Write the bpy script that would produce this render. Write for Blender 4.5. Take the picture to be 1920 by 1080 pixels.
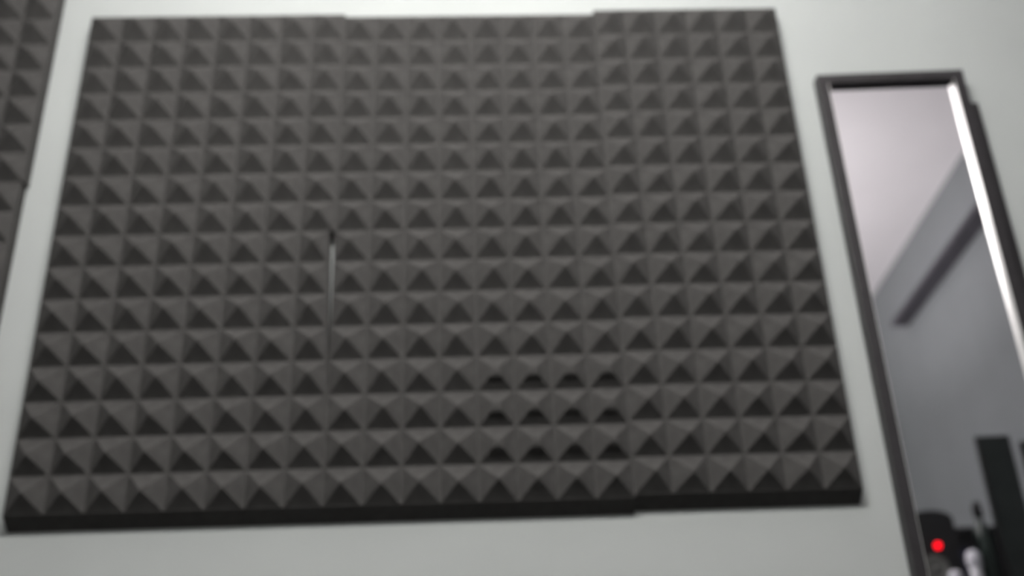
import bpy, bmesh, math, random
from mathutils import Matrix, Vector

for o in list(bpy.data.objects):
    bpy.data.objects.remove(o)
SC = bpy.context.scene
COL = SC.collection
random.seed(4)

# ------------------------------------------------------------------ frame of reference
# x runs along the foam wall to the right, y goes into that wall, z is up.
# The floor is z = 0; the top of the foam block hangs ZT above it.
ZT = 2.40
T = 0.026                    # thickness of the foam's base sheet = depth of the wall behind y = 0
PITCH = 0.0625               # one foam pyramid
WALL_X0, WALL_X1 = -1.70, 2.58
BACK_Y = -3.60
CEIL = ZT + 0.80

# ------------------------------------------------------------------ camera
cam_d = bpy.data.cameras.new('camera')
cam = bpy.data.objects.new('camera', cam_d)
COL.objects.link(cam)
right = Vector((0.9991944, -0.02114579, -0.03410888))
up = Vector((0.02180402, -0.4274921, 0.9037561))
fwd = Vector((0.03369191, 0.90377174, 0.42668665))
m = Matrix.Identity(4)
for i in range(3):
    m[i][0], m[i][1], m[i][2] = right[i], up[i], -fwd[i]
m.translation = Vector((0.754377, -1.621375, ZT - 1.388))
cam.matrix_world = m
cam_d.sensor_width = 36.0
cam_d.lens = 1913.9 / 1920.0 * 36.0
cam_d.clip_start = 0.02
cam_d.dof.use_dof = True                 # the phone had not found its focus
cam_d.dof.focus_distance = 0.90
cam_d.dof.aperture_fstop = 2.9
SC.camera = cam

# ------------------------------------------------------------------ world, exposure
w = bpy.data.worlds.new('world')
SC.world = w
w.use_nodes = True
w.node_tree.nodes['Background'].inputs[0].default_value = (0.5, 0.55, 0.6, 1)
w.node_tree.nodes['Background'].inputs[1].default_value = 0.02
SC.view_settings.view_transform = 'Standard'
SC.view_settings.look = 'None'
SC.view_settings.gamma = 1.0
SC.view_settings.use_curve_mapping = False
SC.view_settings.exposure = 0.0
TUBE_STRENGTH = 475.0
TUBE_POS = (0.72, -1.24, ZT + 0.25)
TUBE_LEN = 0.75
FILL_STRENGTH = 1750.0  # added fill light for the ceiling
FILL_POS = (1.25, -2.30)
TUBE_COLOR = (1.0, 0.985, 0.95)


# ------------------------------------------------------------------ materials
def mat(name, color, rough=0.8, metallic=0.0, spec=0.3, vary=0.0, vscale=30.0,
        bump=0.0, bscale=200.0, emit=None, estr=0.0):
    mt = bpy.data.materials.new(name)
    mt.use_nodes = True
    nt = mt.node_tree
    b = nt.nodes['Principled BSDF']
    b.inputs['Base Color'].default_value = (*color, 1)
    b.inputs['Roughness'].default_value = rough
    b.inputs['Metallic'].default_value = metallic
    b.inputs['Specular IOR Level'].default_value = spec
    tc = nt.nodes.new('ShaderNodeTexCoord')
    if vary > 0:
        nz = nt.nodes.new('ShaderNodeTexNoise')
        nz.inputs['Scale'].default_value = vscale
        nz.inputs['Detail'].default_value = 4
        nt.links.new(tc.outputs['Object'], nz.inputs['Vector'])
        rp = nt.nodes.new('ShaderNodeValToRGB')
        rp.color_ramp.elements[0].position = 0.3
        rp.color_ramp.elements[1].position = 0.7
        rp.color_ramp.elements[0].color = (*[c * (1 - vary) for c in color], 1)
        rp.color_ramp.elements[1].color = (*[min(1, c * (1 + vary)) for c in color], 1)
        nt.links.new(nz.outputs['Fac'], rp.inputs['Fac'])
        nt.links.new(rp.outputs['Color'], b.inputs['Base Color'])
    if bump > 0:
        n2 = nt.nodes.new('ShaderNodeTexNoise')
        n2.inputs['Scale'].default_value = bscale
        n2.inputs['Detail'].default_value = 3
        nt.links.new(tc.outputs['Object'], n2.inputs['Vector'])
        bp = nt.nodes.new('ShaderNodeBump')
        bp.inputs['Strength'].default_value = bump
        bp.inputs['Distance'].default_value = 0.002
        nt.links.new(n2.outputs['Fac'], bp.inputs['Height'])
        nt.links.new(bp.outputs['Normal'], b.inputs['Normal'])
    if emit:
        b.inputs['Emission Color'].default_value = (*emit, 1)
        b.inputs['Emission Strength'].default_value = estr
    return mt


M = {}
M['wall'] = mat('painted_wall', (0.405, 0.425, 0.419), 0.75, vary=0.025, vscale=5, bump=0.15, bscale=120)
M['ceiling'] = mat('white_ceiling', (0.84, 0.81, 0.83), 0.85, vary=0.02, vscale=4)
M['side_wall'] = mat('grey_side_wall', (0.21, 0.222, 0.23), 0.75, vary=0.03, vscale=5, bump=0.15, bscale=120)
M['floor'] = mat('grey_floor', (0.10, 0.095, 0.09), 0.5, vary=0.1, vscale=8)
M['foam'] = mat('charcoal_foam', (0.0635, 0.0618, 0.0605), 0.95, spec=0.1, vary=0.10, vscale=60, bump=0.5, bscale=900)
M['frame'] = mat('black_frame', (0.022, 0.020, 0.022), 0.45, spec=0.4, vary=0.15, vscale=40)
M['lip'] = mat('pale_frame_lip', (0.92, 0.91, 0.89), 0.3, metallic=0.9)
M['glass'] = mat('mirror_glass', (0.88, 0.87, 0.90), 0.015, metallic=1.0)
M['board'] = mat('brown_backing', (0.18, 0.13, 0.09), 0.9)
M['plank'] = mat('dark_plank', (0.060, 0.056, 0.066), 0.55, vary=0.2, vscale=20)
M['cabinet'] = mat('black_cabinet', (0.022, 0.022, 0.023), 0.6, vary=0.2, vscale=10)
M['metal'] = mat('grey_metal', (0.35, 0.35, 0.36), 0.35, metallic=1.0)
M['black'] = mat('black_plastic', (0.018, 0.018, 0.019), 0.5, bump=0.2, bscale=300)
M['cone'] = mat('grey_cone', (0.16, 0.16, 0.15), 0.7)
M['led'] = mat('red_led', (0.5, 0.004, 0.008), 0.5, emit=(1.0, 0.0, 0.010), estr=3.5)
M['white_plastic'] = mat('white_plastic', (0.75, 0.74, 0.78), 0.4)
M['cap'] = mat('pale_cap', (0.62, 0.61, 0.66), 0.45)
M['blue'] = mat('navy_card', (0.020, 0.022, 0.050), 0.7)
M['green_glass'] = mat('dark_green_bottle', (0.012, 0.022, 0.018), 0.35, spec=0.5)
M['darkboard'] = mat('dark_green_board', (0.026, 0.031, 0.030), 0.7, vary=0.2, vscale=12)
M['tube'] = mat('lit_tube', (0.9, 0.9, 0.88), 0.5, emit=TUBE_COLOR, estr=TUBE_STRENGTH)
M['fill_bulb'] = mat('lit_fill_bulb', (0.9, 0.9, 0.88), 0.5, emit=(1.0, 0.96, 0.95), estr=FILL_STRENGTH)
M['white_lamp'] = mat('white_lamp_plastic', (0.8, 0.8, 0.78), 0.5)


# ------------------------------------------------------------------ mesh helpers
def box(bm, x0, x1, y0, y1, z0, z1, bevel=0.0):
    r = bmesh.ops.create_cube(bm, size=1.0)
    vs = r['verts']
    for v in vs:
        v.co = Vector((x0 + (v.co.x + .5) * (x1 - x0), y0 + (v.co.y + .5) * (y1 - y0), z0 + (v.co.z + .5) * (z1 - z0)))
    if bevel > 0:
        es = {e for v in vs for e in v.link_edges}
        bmesh.ops.bevel(bm, geom=list(es), offset=bevel, segments=2, affect='EDGES', profile=0.6)


def lathe(bm, prof, seg=24, axis='z', at=(0, 0, 0)):
    rings = []
    for r, h in prof:
        ring = []
        for k in range(seg):
            a = 2 * math.pi * k / seg
            c, s = r * math.cos(a), r * math.sin(a)
            co = (c, s, h) if axis == 'z' else (c, h, s)
            ring.append(bm.verts.new(Vector(co) + Vector(at)))
        rings.append(ring)
    for a, b in zip(rings, rings[1:]):
        for k in range(seg):
            bm.faces.new((a[k], a[(k + 1) % seg], b[(k + 1) % seg], b[k]))
    bm.faces.new(rings[0][::-1])
    bm.faces.new(rings[-1])
    bmesh.ops.recalc_face_normals(bm, faces=bm.faces[:])


def obj(name, bm, material, parent=None, smooth=False, loc=None):
    bmesh.ops.recalc_face_normals(bm, faces=bm.faces[:])
    me = bpy.data.meshes.new(name)
    bm.to_mesh(me)
    bm.free()
    me.materials.append(material)
    if smooth:
        me.shade_smooth()
    o = bpy.data.objects.new(name, me)
    COL.objects.link(o)
    o.parent = parent
    if loc:
        o.location = loc
    return o


def boxobj(name, dims, material, parent=None, bevel=0.0):
    bm = bmesh.new()
    box(bm, *dims, bevel=bevel)
    return obj(name, bm, material, parent)


def thing(name, label, cat, loc, rot=(0, 0, 0), group=None):
    o = bpy.data.objects.new(name, None)
    COL.objects.link(o)
    o.location = loc
    o.rotation_euler = rot
    o.empty_display_size = 0.05
    o['label'] = label
    o['category'] = cat
    if group:
        o['group'] = group
    return o


def tag(o, label, cat, group=None):
    o['label'] = label
    o['category'] = cat
    if group:
        o['group'] = group
    return o


def struct(name, dims, material, label, cat):
    o = boxobj(name, dims, material)
    o['kind'] = 'structure'
    o['label'] = label
    o['category'] = cat
    return o


# ------------------------------------------------------------------ the room
W = 0.12
struct('wall_front', (WALL_X0 - W, WALL_X1 + W, T, T + W, -0.1, CEIL + 0.1), M['wall'],
       'pale blue-grey painted wall behind the foam panels and the mirror', 'wall')
struct('wall_right', (WALL_X1, WALL_X1 + W, BACK_Y, T, -0.1, CEIL + 0.1), M['side_wall'],
       'grey side wall seen in the mirror with a dark plank shelf', 'wall')
struct('wall_left', (WALL_X0 - W, WALL_X0, BACK_Y, T, -0.1, CEIL + 0.1), M['wall'],
       'pale grey side wall beyond the left edge of the picture', 'wall')
struct('wall_back', (WALL_X0 - W, WALL_X1 + W, BACK_Y - W, BACK_Y, -0.1, CEIL + 0.1), M['wall'],
       'pale grey wall behind the photographer', 'wall')
struct('ceiling', (WALL_X0, WALL_X1, BACK_Y, T, CEIL, CEIL + 0.1), M['ceiling'],
       'white ceiling reflected in the top of the mirror', 'ceiling')
struct('floor', (WALL_X0, WALL_X1, BACK_Y, T, -0.1, 0.0), M['floor'],
       'plain grey floor below the picture', 'floor')

# ------------------------------------------------------------------ foam panels
HGT = 0.0255                  # height of a foam pyramid above its base sheet


def pyramid_mesh(name, trunc, jx, jz, h=HGT):
    """one foam pyramid on a PITCH square around the origin, pointing to -y"""
    bm = bmesh.new()
    a = PITCH / 2

    def ring(s, d, k):
        return [bm.verts.new((sx * a * s + jx * k, -d, sz * a * s + jz * k)) for sx, sz in ((-1, -1), (1, -1), (1, 1), (-1, 1))]
    rings = [ring(1.0, 0.0, 0), ring(0.90, h * 0.07, .1), ring(0.55, h * 0.43, .4)]
    if trunc < 0.05:
        rings += [ring(0.14, h * 0.88, .9), ring(0.05, h * 0.97, 1)]
    else:
        rings += [ring(trunc + 0.10, h * (1 - trunc) * 0.94, .8), ring(max(0.05, trunc - 0.06), h * (1 - trunc) * 1.08, 1)]
    for p, q in zip(rings, rings[1:]):
        for k in range(4):
            bm.faces.new((p[k], p[(k + 1) % 4], q[(k + 1) % 4], q[k]))
    bm.faces.new(rings[-1])
    bm.normal_update(); bm.faces.ensure_lookup_table()
    if bm.faces[0].normal.y > 0:
        bmesh.ops.reverse_faces(bm, faces=bm.faces[:])
    me = bpy.data.meshes.new(name)
    bm.to_mesh(me)
    bm.free()
    me.materials.append(M['foam'])
    return me


SHARP = [pyramid_mesh('pyramid', 0.0, random.uniform(-.0025, .0025), random.uniform(-.002, .002), HGT * random.uniform(.92, 1.06)) for _ in range(8)]
BLUNT = {12: [pyramid_mesh('pyramid', t, 0, -0.002) for t in (.22, .26)],
         13: [pyramid_mesh('pyramid', t, 0, -0.002) for t in (.18, .22)],
         14: [pyramid_mesh('pyramid', t, 0, -0.002) for t in (.16, .20)],
         15: [pyramid_mesh('pyramid', t, 0, 0.0) for t in (.06, .09)]}


def foam_panel(label, x0, ztop, cols, rows, rot=0.0, sx=1.0, sz=1.0, row0=0, col0=0, chamfer=0.0, notch=None, group='foam panels'):
    """root at the lower middle of the panel's back, on the wall"""
    wd, ht = cols * PITCH, rows * PITCH
    t = thing('acoustic_foam_panel', label, 'foam panel', (x0 + wd * sx / 2, T, ZT + ztop - ht * sz), (0, math.radians(-rot), 0), group)
    t.scale = (sx, 1, sz)
    bm = bmesh.new()                      # base sheet, its lower edge cut at a slant on the bottom row
    out = [(-wd / 2, 0), (wd / 2, 0), (wd / 2, ht), (-wd / 2, ht)]
    if notch:                             # the right edge is pared away towards its top
        out[2:3] = [(wd / 2, ht - notch[1]), (wd / 2 - notch[0], ht)]
    fv = [bm.verts.new((x, -T, z)) for x, z in out]
    bv = [bm.verts.new((x, -0.0004, z if z > 0 else -chamfer)) for x, z in out]
    n = len(out)
    bm.faces.new(fv)
    bm.faces.new(bv[::-1])
    for k in range(n):
        bm.faces.new((fv[k], bv[k], bv[(k + 1) % n], fv[(k + 1) % n]))
    obj('foam_base', bm, M['foam'], t)
    for j in range(rows):
        for i in range(cols):
            R, C = row0 + j, col0 + i
            if row0 == 8 and R >= 12 and 12 <= C <= 15:
                me = random.choice(BLUNT[R])
            else:
                me = random.choice(SHARP)
            o = bpy.data.objects.new('pyramid', me)
            COL.objects.link(o)
            o.parent = t
            o.location = (-wd / 2 + (i + .5) * PITCH, -T, ht - (j + .5) * PITCH)
            if me in SHARP and random.random() < .5:
                o.scale.x = -1.0
            if notch and i == cols - 1 and j * PITCH < notch[1]:
                g = notch[0] * (1 - j * PITCH / notch[1])
                o.scale.x *= 1 - g / PITCH
                o.location.x -= g / 2
    return t


CH = 0.021
UZ = -0.5015                 # where upper and lower panels meet
foam_panel('charcoal pyramid foam panel, upper left of the six-panel block', 0.0, -0.008, 8, 8, rot=-0.1, sx=1.0, sz=(-0.008 - UZ) / .5)
foam_panel('charcoal pyramid foam panel, top middle of the six-panel block', 0.500, -0.0155, 8, 8, rot=-0.15, sx=1.0, sz=(-0.0155 - UZ) / .5, col0=8)
foam_panel('narrow charcoal pyramid foam panel, upper right of the six-panel block, top edge standing highest', 1.0, -0.006, 6, 8, rot=0.0, sx=.990, sz=(-0.006 - UZ - .004) / .5, col0=16)
foam_panel('charcoal pyramid foam panel, lower left, with pale slit along its right edge', 0.0, UZ, 8, 8, sx=1.0, sz=.997, row0=8, chamfer=CH, notch=(0.0095, 0.34))
foam_panel('charcoal pyramid foam panel, lower middle, with a patch of blunted pyramids', 0.500, UZ, 8, 8, sx=1.0, sz=.997, row0=8, col0=8, chamfer=CH)
foam_panel('narrow charcoal pyramid foam panel, lower right, nearest the mirror', 1.0, UZ + .0035, 6, 8, sx=.990, sz=.994, row0=8, col0=16, chamfer=CH)
foam_panel('charcoal foam panel at the left picture edge, upper one beside white gap', -0.571, 0.115, 8, 8, col0=30)
foam_panel('charcoal foam panel at the left picture edge, lower one beside white gap', -0.575, -0.386, 8, 8, col0=30, row0=9)

# ------------------------------------------------------------------ tall framed mirror
MW, MH, D, FW, REC = 0.287, 1.20, 0.025, 0.020, 0.0145
mr = thing('wall_mirror', 'tall narrow mirror in a thin black frame hanging beside the foam panels', 'mirror',
           (1.430, T - 0.0005, ZT - 0.1735 - MH), (0, 0, math.radians(-2.2)))
# local: x to the right from the left outer edge, -y out of the wall, z up from the lower edge
boxobj('backing_board', (0.006, MW - 0.006, -0.006, 0.0, 0.006, MH - 0.006), M['board'], mr)
bk = boxobj('dark_strip', (0.165, 0.3135, 0.0004, 0.0058, 0.10, MH - 0.062), M['frame'], mr, bevel=0.001)  # dark strip added for the dark band right of the mirror
bk['label'] = 'dark strip behind the frame showing past its right side'
boxobj('mirror_glass', (0.010, MW - 0.010, -(D - REC), -0.0065, 0.010, MH - 0.010), M['glass'], mr)
for nm, xa, xb in (('frame_stile', 0.0, FW), ('frame_stile', MW - FW, MW)):
    st = boxobj(nm, (xa, xb, -D, 0.0, 0.0, MH), M['frame'], mr, bevel=0.0012)
    xi = FW if xa == 0.0 else MW - FW
    s = 1 if xa == 0.0 else -1
    lip = boxobj('inner_lip', (min(xi, xi + s * .0012), max(xi, xi + s * .0012), -D + .001, -(D - REC), FW, MH - FW), M['lip'], st)
    lip['label'] = 'pale shiny inner edge of the frame'
for nm, za, zb in (('frame_rail', 0.0, FW), ('frame_rail', MH - FW, MH)):
    boxobj(nm, (FW - .0005, MW - FW + .0005, -D, 0.0, za, zb), M['frame'], mr, bevel=0.0012)

# ------------------------------------------------------------------ hanging tube lamp that lights the wall (above the picture)
tx, ty, tz = TUBE_POS
lamp = thing('tube_lamp', 'long white tube lamp hanging from the ceiling before the foam wall', 'lamp', (tx, ty, CEIL))
drop = tz - CEIL
hl = TUBE_LEN / 2
for sgn in (-1, 1):
    bm = bmesh.new()
    lathe(bm, [(0.030, 0.0), (0.030, -0.008), (0.012, -0.016), (0.004, -0.018)], 20, at=(sgn * hl * .7, 0, 0))
    obj('ceiling_rose', bm, M['white_lamp'], lamp, True)
    bm = bmesh.new()
    lathe(bm, [(0.0025, -0.015), (0.0025, drop + 0.045)], 8, at=(sgn * hl * .7, 0, 0))
    obj('cord', bm, M['white_lamp'], lamp, True)
    boxobj('lamp_holder', (min(sgn * hl, sgn * (hl + .022)), max(sgn * hl, sgn * (hl + .022)), -.016, .016, drop - .018, drop + .05), M['white_lamp'], lamp, .003)
boxobj('batten', (-hl - .02, hl + .02, -.011, .011, drop + .032, drop + .050), M['white_lamp'], lamp, .003)
bm = bmesh.new()
seg = 16
ends = []
for x in (-hl, hl):
    ends.append([bm.verts.new((x, .013 * math.cos(2 * math.pi * k / seg), drop + .013 * math.sin(2 * math.pi * k / seg))) for k in range(seg)])
for k in range(seg):
    bm.faces.new((ends[0][k], ends[0][(k + 1) % seg], ends[1][(k + 1) % seg], ends[1][k]))
obj('tube', bm, M['tube'], lamp, True)

# added fill light shaped like an uplighter, brightens the ceiling in the mirror
ul = thing('fill_uplight', 'added fill lamp with upward bowl, out of view behind the photographer', 'lamp', (*FILL_POS, 0.0))
bm = bmesh.new()
lathe(bm, [(0.14, 0.0), (0.14, 0.012), (0.12, 0.022), (0.02, 0.030)], 32)
obj('base', bm, M['black'], ul, True)
bm = bmesh.new()
lathe(bm, [(0.012, 0.025), (0.012, 1.78)], 16)
obj('pole', bm, M['black'], ul, True)
bm = bmesh.new()
outer = [(0.015, 1.775), (0.06, 1.785), (0.11, 1.82), (0.145, 1.88), (0.16, 1.95)]
inner = [(0.152, 1.95), (0.138, 1.885), (0.105, 1.83), (0.06, 1.797), (0.012, 1.790)]
lathe(bm, outer + inner, 36)
obj('bowl_shade', bm, M['white_lamp'], ul, True)
bm = bmesh.new()
lathe(bm, [(0.014, 1.788), (0.016, 1.835), (0.010, 1.838)], 16)
obj('bulb_holder', bm, M['white_lamp'], ul, True)
bm = bmesh.new()
lathe(bm, [(0.010, 1.834)] + [(0.032 * math.sin(a), 1.865 - 0.032 * math.cos(a)) for a in [0.5 + k * (math.pi - 0.55) / 10 for k in range(11)]], 20)
obj('bulb', bm, M['fill_bulb'], ul, True)

# ------------------------------------------------------------------ what the mirror shows, by the right wall
# narrow plank shelf high on the right wall
sh = thing('wall_shelf', 'narrow dark plank shelf high on the side wall, seen in the mirror', 'shelf', (WALL_X1, -1.60, ZT + 0.455))
boxobj('plank', (-0.080, -0.0005, -1.27, 0.90, 0.0, 0.022), M['plank'], sh, 0.002)
for yb in (-0.85, -0.15, 0.55):
    bm = bmesh.new()
    box(bm, -0.006, -0.0005, yb - .012, yb + .012, 0.022, 0.082)
    box(bm, -0.070, -0.0005, yb - .012, yb + .012, 0.022, 0.027)
    obj('bracket', bm, M['metal'], sh)

# tall black cabinet
CT = ZT - 0.985
cb = thing('storage_cabinet', 'tall black cabinet standing against the side wall under the clutter', 'cabinet', (2.165, -1.70, 0.0))
CB = WALL_X1 - 2.165 - .002
boxobj('body', (-0.245, CB, -0.55, 0.50, 0.06, CT - 0.02), M['cabinet'], cb)
boxobj('plinth', (-0.22, CB, -0.53, 0.48, 0.0, 0.06), M['cabinet'], cb)
boxobj('top', (-0.258, CB, -0.56, 0.51, CT - 0.02, CT), M['cabinet'], cb, 0.002)
for a, b_, hy in ((-0.545, -0.027, -0.06), (-0.023, 0.495, 0.01)):
    dr = boxobj('door', (-0.262, -0.245, a, b_, 0.08, CT - 0.03), M['cabinet'], cb, 0.002)
    bm = bmesh.new()
    box(bm, -0.284, -0.276, hy, hy + .010, .70, .86, .002)
    box(bm, -0.277, -0.261, hy, hy + .010, .71, .722)
    box(bm, -0.277, -0.261, hy, hy + .010, .838, .85)
    obj('handle', bm, M['metal'], dr)

# loudspeaker with a red light
sp = thing('loudspeaker', 'small black loudspeaker with a glowing red light, seen in the mirror', 'speaker', (2.012, -1.50, CT))
bm = bmesh.new()
n = 12
prof = [(-0.066, 0.0)] + [(0.066, 0.0)]
arc = [(0.066 * math.cos(a), 0.245 + 0.030 * math.sin(a)) for a in [k * math.pi / n for k in range(n + 1)]]
pts = prof + arc
fr = [bm.verts.new((x, 0.0, z)) for x, z in pts]
bk = [bm.verts.new((x * .94, -0.17, z * .99)) for x, z in pts]
bm.faces.new(fr)
bm.faces.new(bk[::-1])
for k in range(len(pts)):
    q = (k + 1) % len(pts)
    bm.faces.new((fr[k], bk[k], bk[q], fr[q]))
obj('body', bm, M['black'], sp)
bm = bmesh.new()
lathe(bm, [(0.040, 0.0), (0.041, 0.004), (0.036, 0.006), (0.030, 0.002), (0.012, -0.004 + 0.004), (0.010, 0.004), (0.004, 0.006)], 24, 'y', (-0.016, 0.0, 0.098))
obj('cone', bm, M['cone'], sp, True)
bm = bmesh.new()
lathe(bm, [(0.0095, 0.0), (0.0095, 0.003), (0.006, 0.006), (0.002, 0.007)], 16, 'y', (0.004, 0.0, 0.167))
led = obj('power_light', bm, M['led'], sp, True)
led['label'] = 'small round glowing red light'


def bottle(name, label, x, y, h, r, body, cap, group):
    t = thing(name, label, 'bottle', (x, y, CT), group=group)
    bm = bmesh.new()
    lathe(bm, [(r * .92, 0), (r, .004), (r, h * .62), (r * .9, h * .70), (r * .42, h * .80), (r * .40, h * .86)], 20)
    obj('body', bm, body, t, True)
    bm = bmesh.new()
    lathe(bm, [(r * .55, h * .84), (r * .56, h * .96), (r * .40, h)], 20)
    obj('cap', bm, cap, t, True)
    return t


def dome_bottle(label, x, y, h, r):
    t = thing('spray_bottle', label, 'bottle', (x, y, CT), group='pale bottles on the cabinet')
    bm = bmesh.new()
    lathe(bm, [(r * .8, 0), (r * .86, .004), (r * .80, h * .55), (r * .78, h * .62)], 20)
    obj('body', bm, M['white_plastic'], t, True)
    bm = bmesh.new()
    lathe(bm, [(r * .80, h * .62), (r * 1.0, h * .66), (r * 1.0, h * .86), (r * .75, h * .96), (r * .25, h)], 20)
    obj('cap', bm, M['cap'], t, True)
    return t


dome_bottle('white bottle with a domed cap, taller one in the lower mirror', 2.075, -1.40, 0.132, 0.021)
dome_bottle('white bottle with a domed cap, shorter one before the loudspeaker', 2.017, -1.41, 0.078, 0.019)
bottle('glass_bottle', 'dark green bottle standing beside the upright boards in the mirror', 2.168, -1.53, 0.300, 0.025, M['green_glass'], M['black'], None)

bb = thing('carton', 'small navy blue carton between loudspeaker and dark bottle', 'box', (2.107, -1.56, CT))
boxobj('body', (-0.024, 0.024, -0.06, 0.06, 0.0, 0.150), M['blue'], bb, 0.002)
boxobj('lid', (-0.0255, 0.0255, -0.062, 0.062, 0.120, 0.153), M['blue'], bb, 0.002)

sb = thing('storage_box', 'black lidded box behind the bottles on the cabinet', 'box', (2.175, -1.80, CT))
boxobj('body', (-0.115, 0.215, -0.10, 0.10, 0.0, 0.235), M['black'], sb, 0.006)
boxobj('lid', (-0.121, 0.221, -0.106, 0.106, 0.225, 0.258), M['black'], sb, 0.005)


def upright_board(label, x0, x1, y, h):
    t = thing('upright_board', label, 'board', ((x0 + x1) / 2, y, CT), group='upright boards on the cabinet')
    hw = (x1 - x0) / 2
    boxobj('panel', (-hw, hw, -0.012, 0.0, 0.0, h), M['darkboard'], t, 0.002)
    boxobj('edge_band', (-hw, -hw + .008, -0.014, 0.002, 0.0, h), M['cabinet'], t, 0.001)


upright_board('dark board standing upright, wider one at the mirror edge', 2.203, 2.308, -1.50, 0.500)
upright_board('dark board standing upright, narrow one next to the side wall', 2.336, 2.560, -1.50, 0.477)
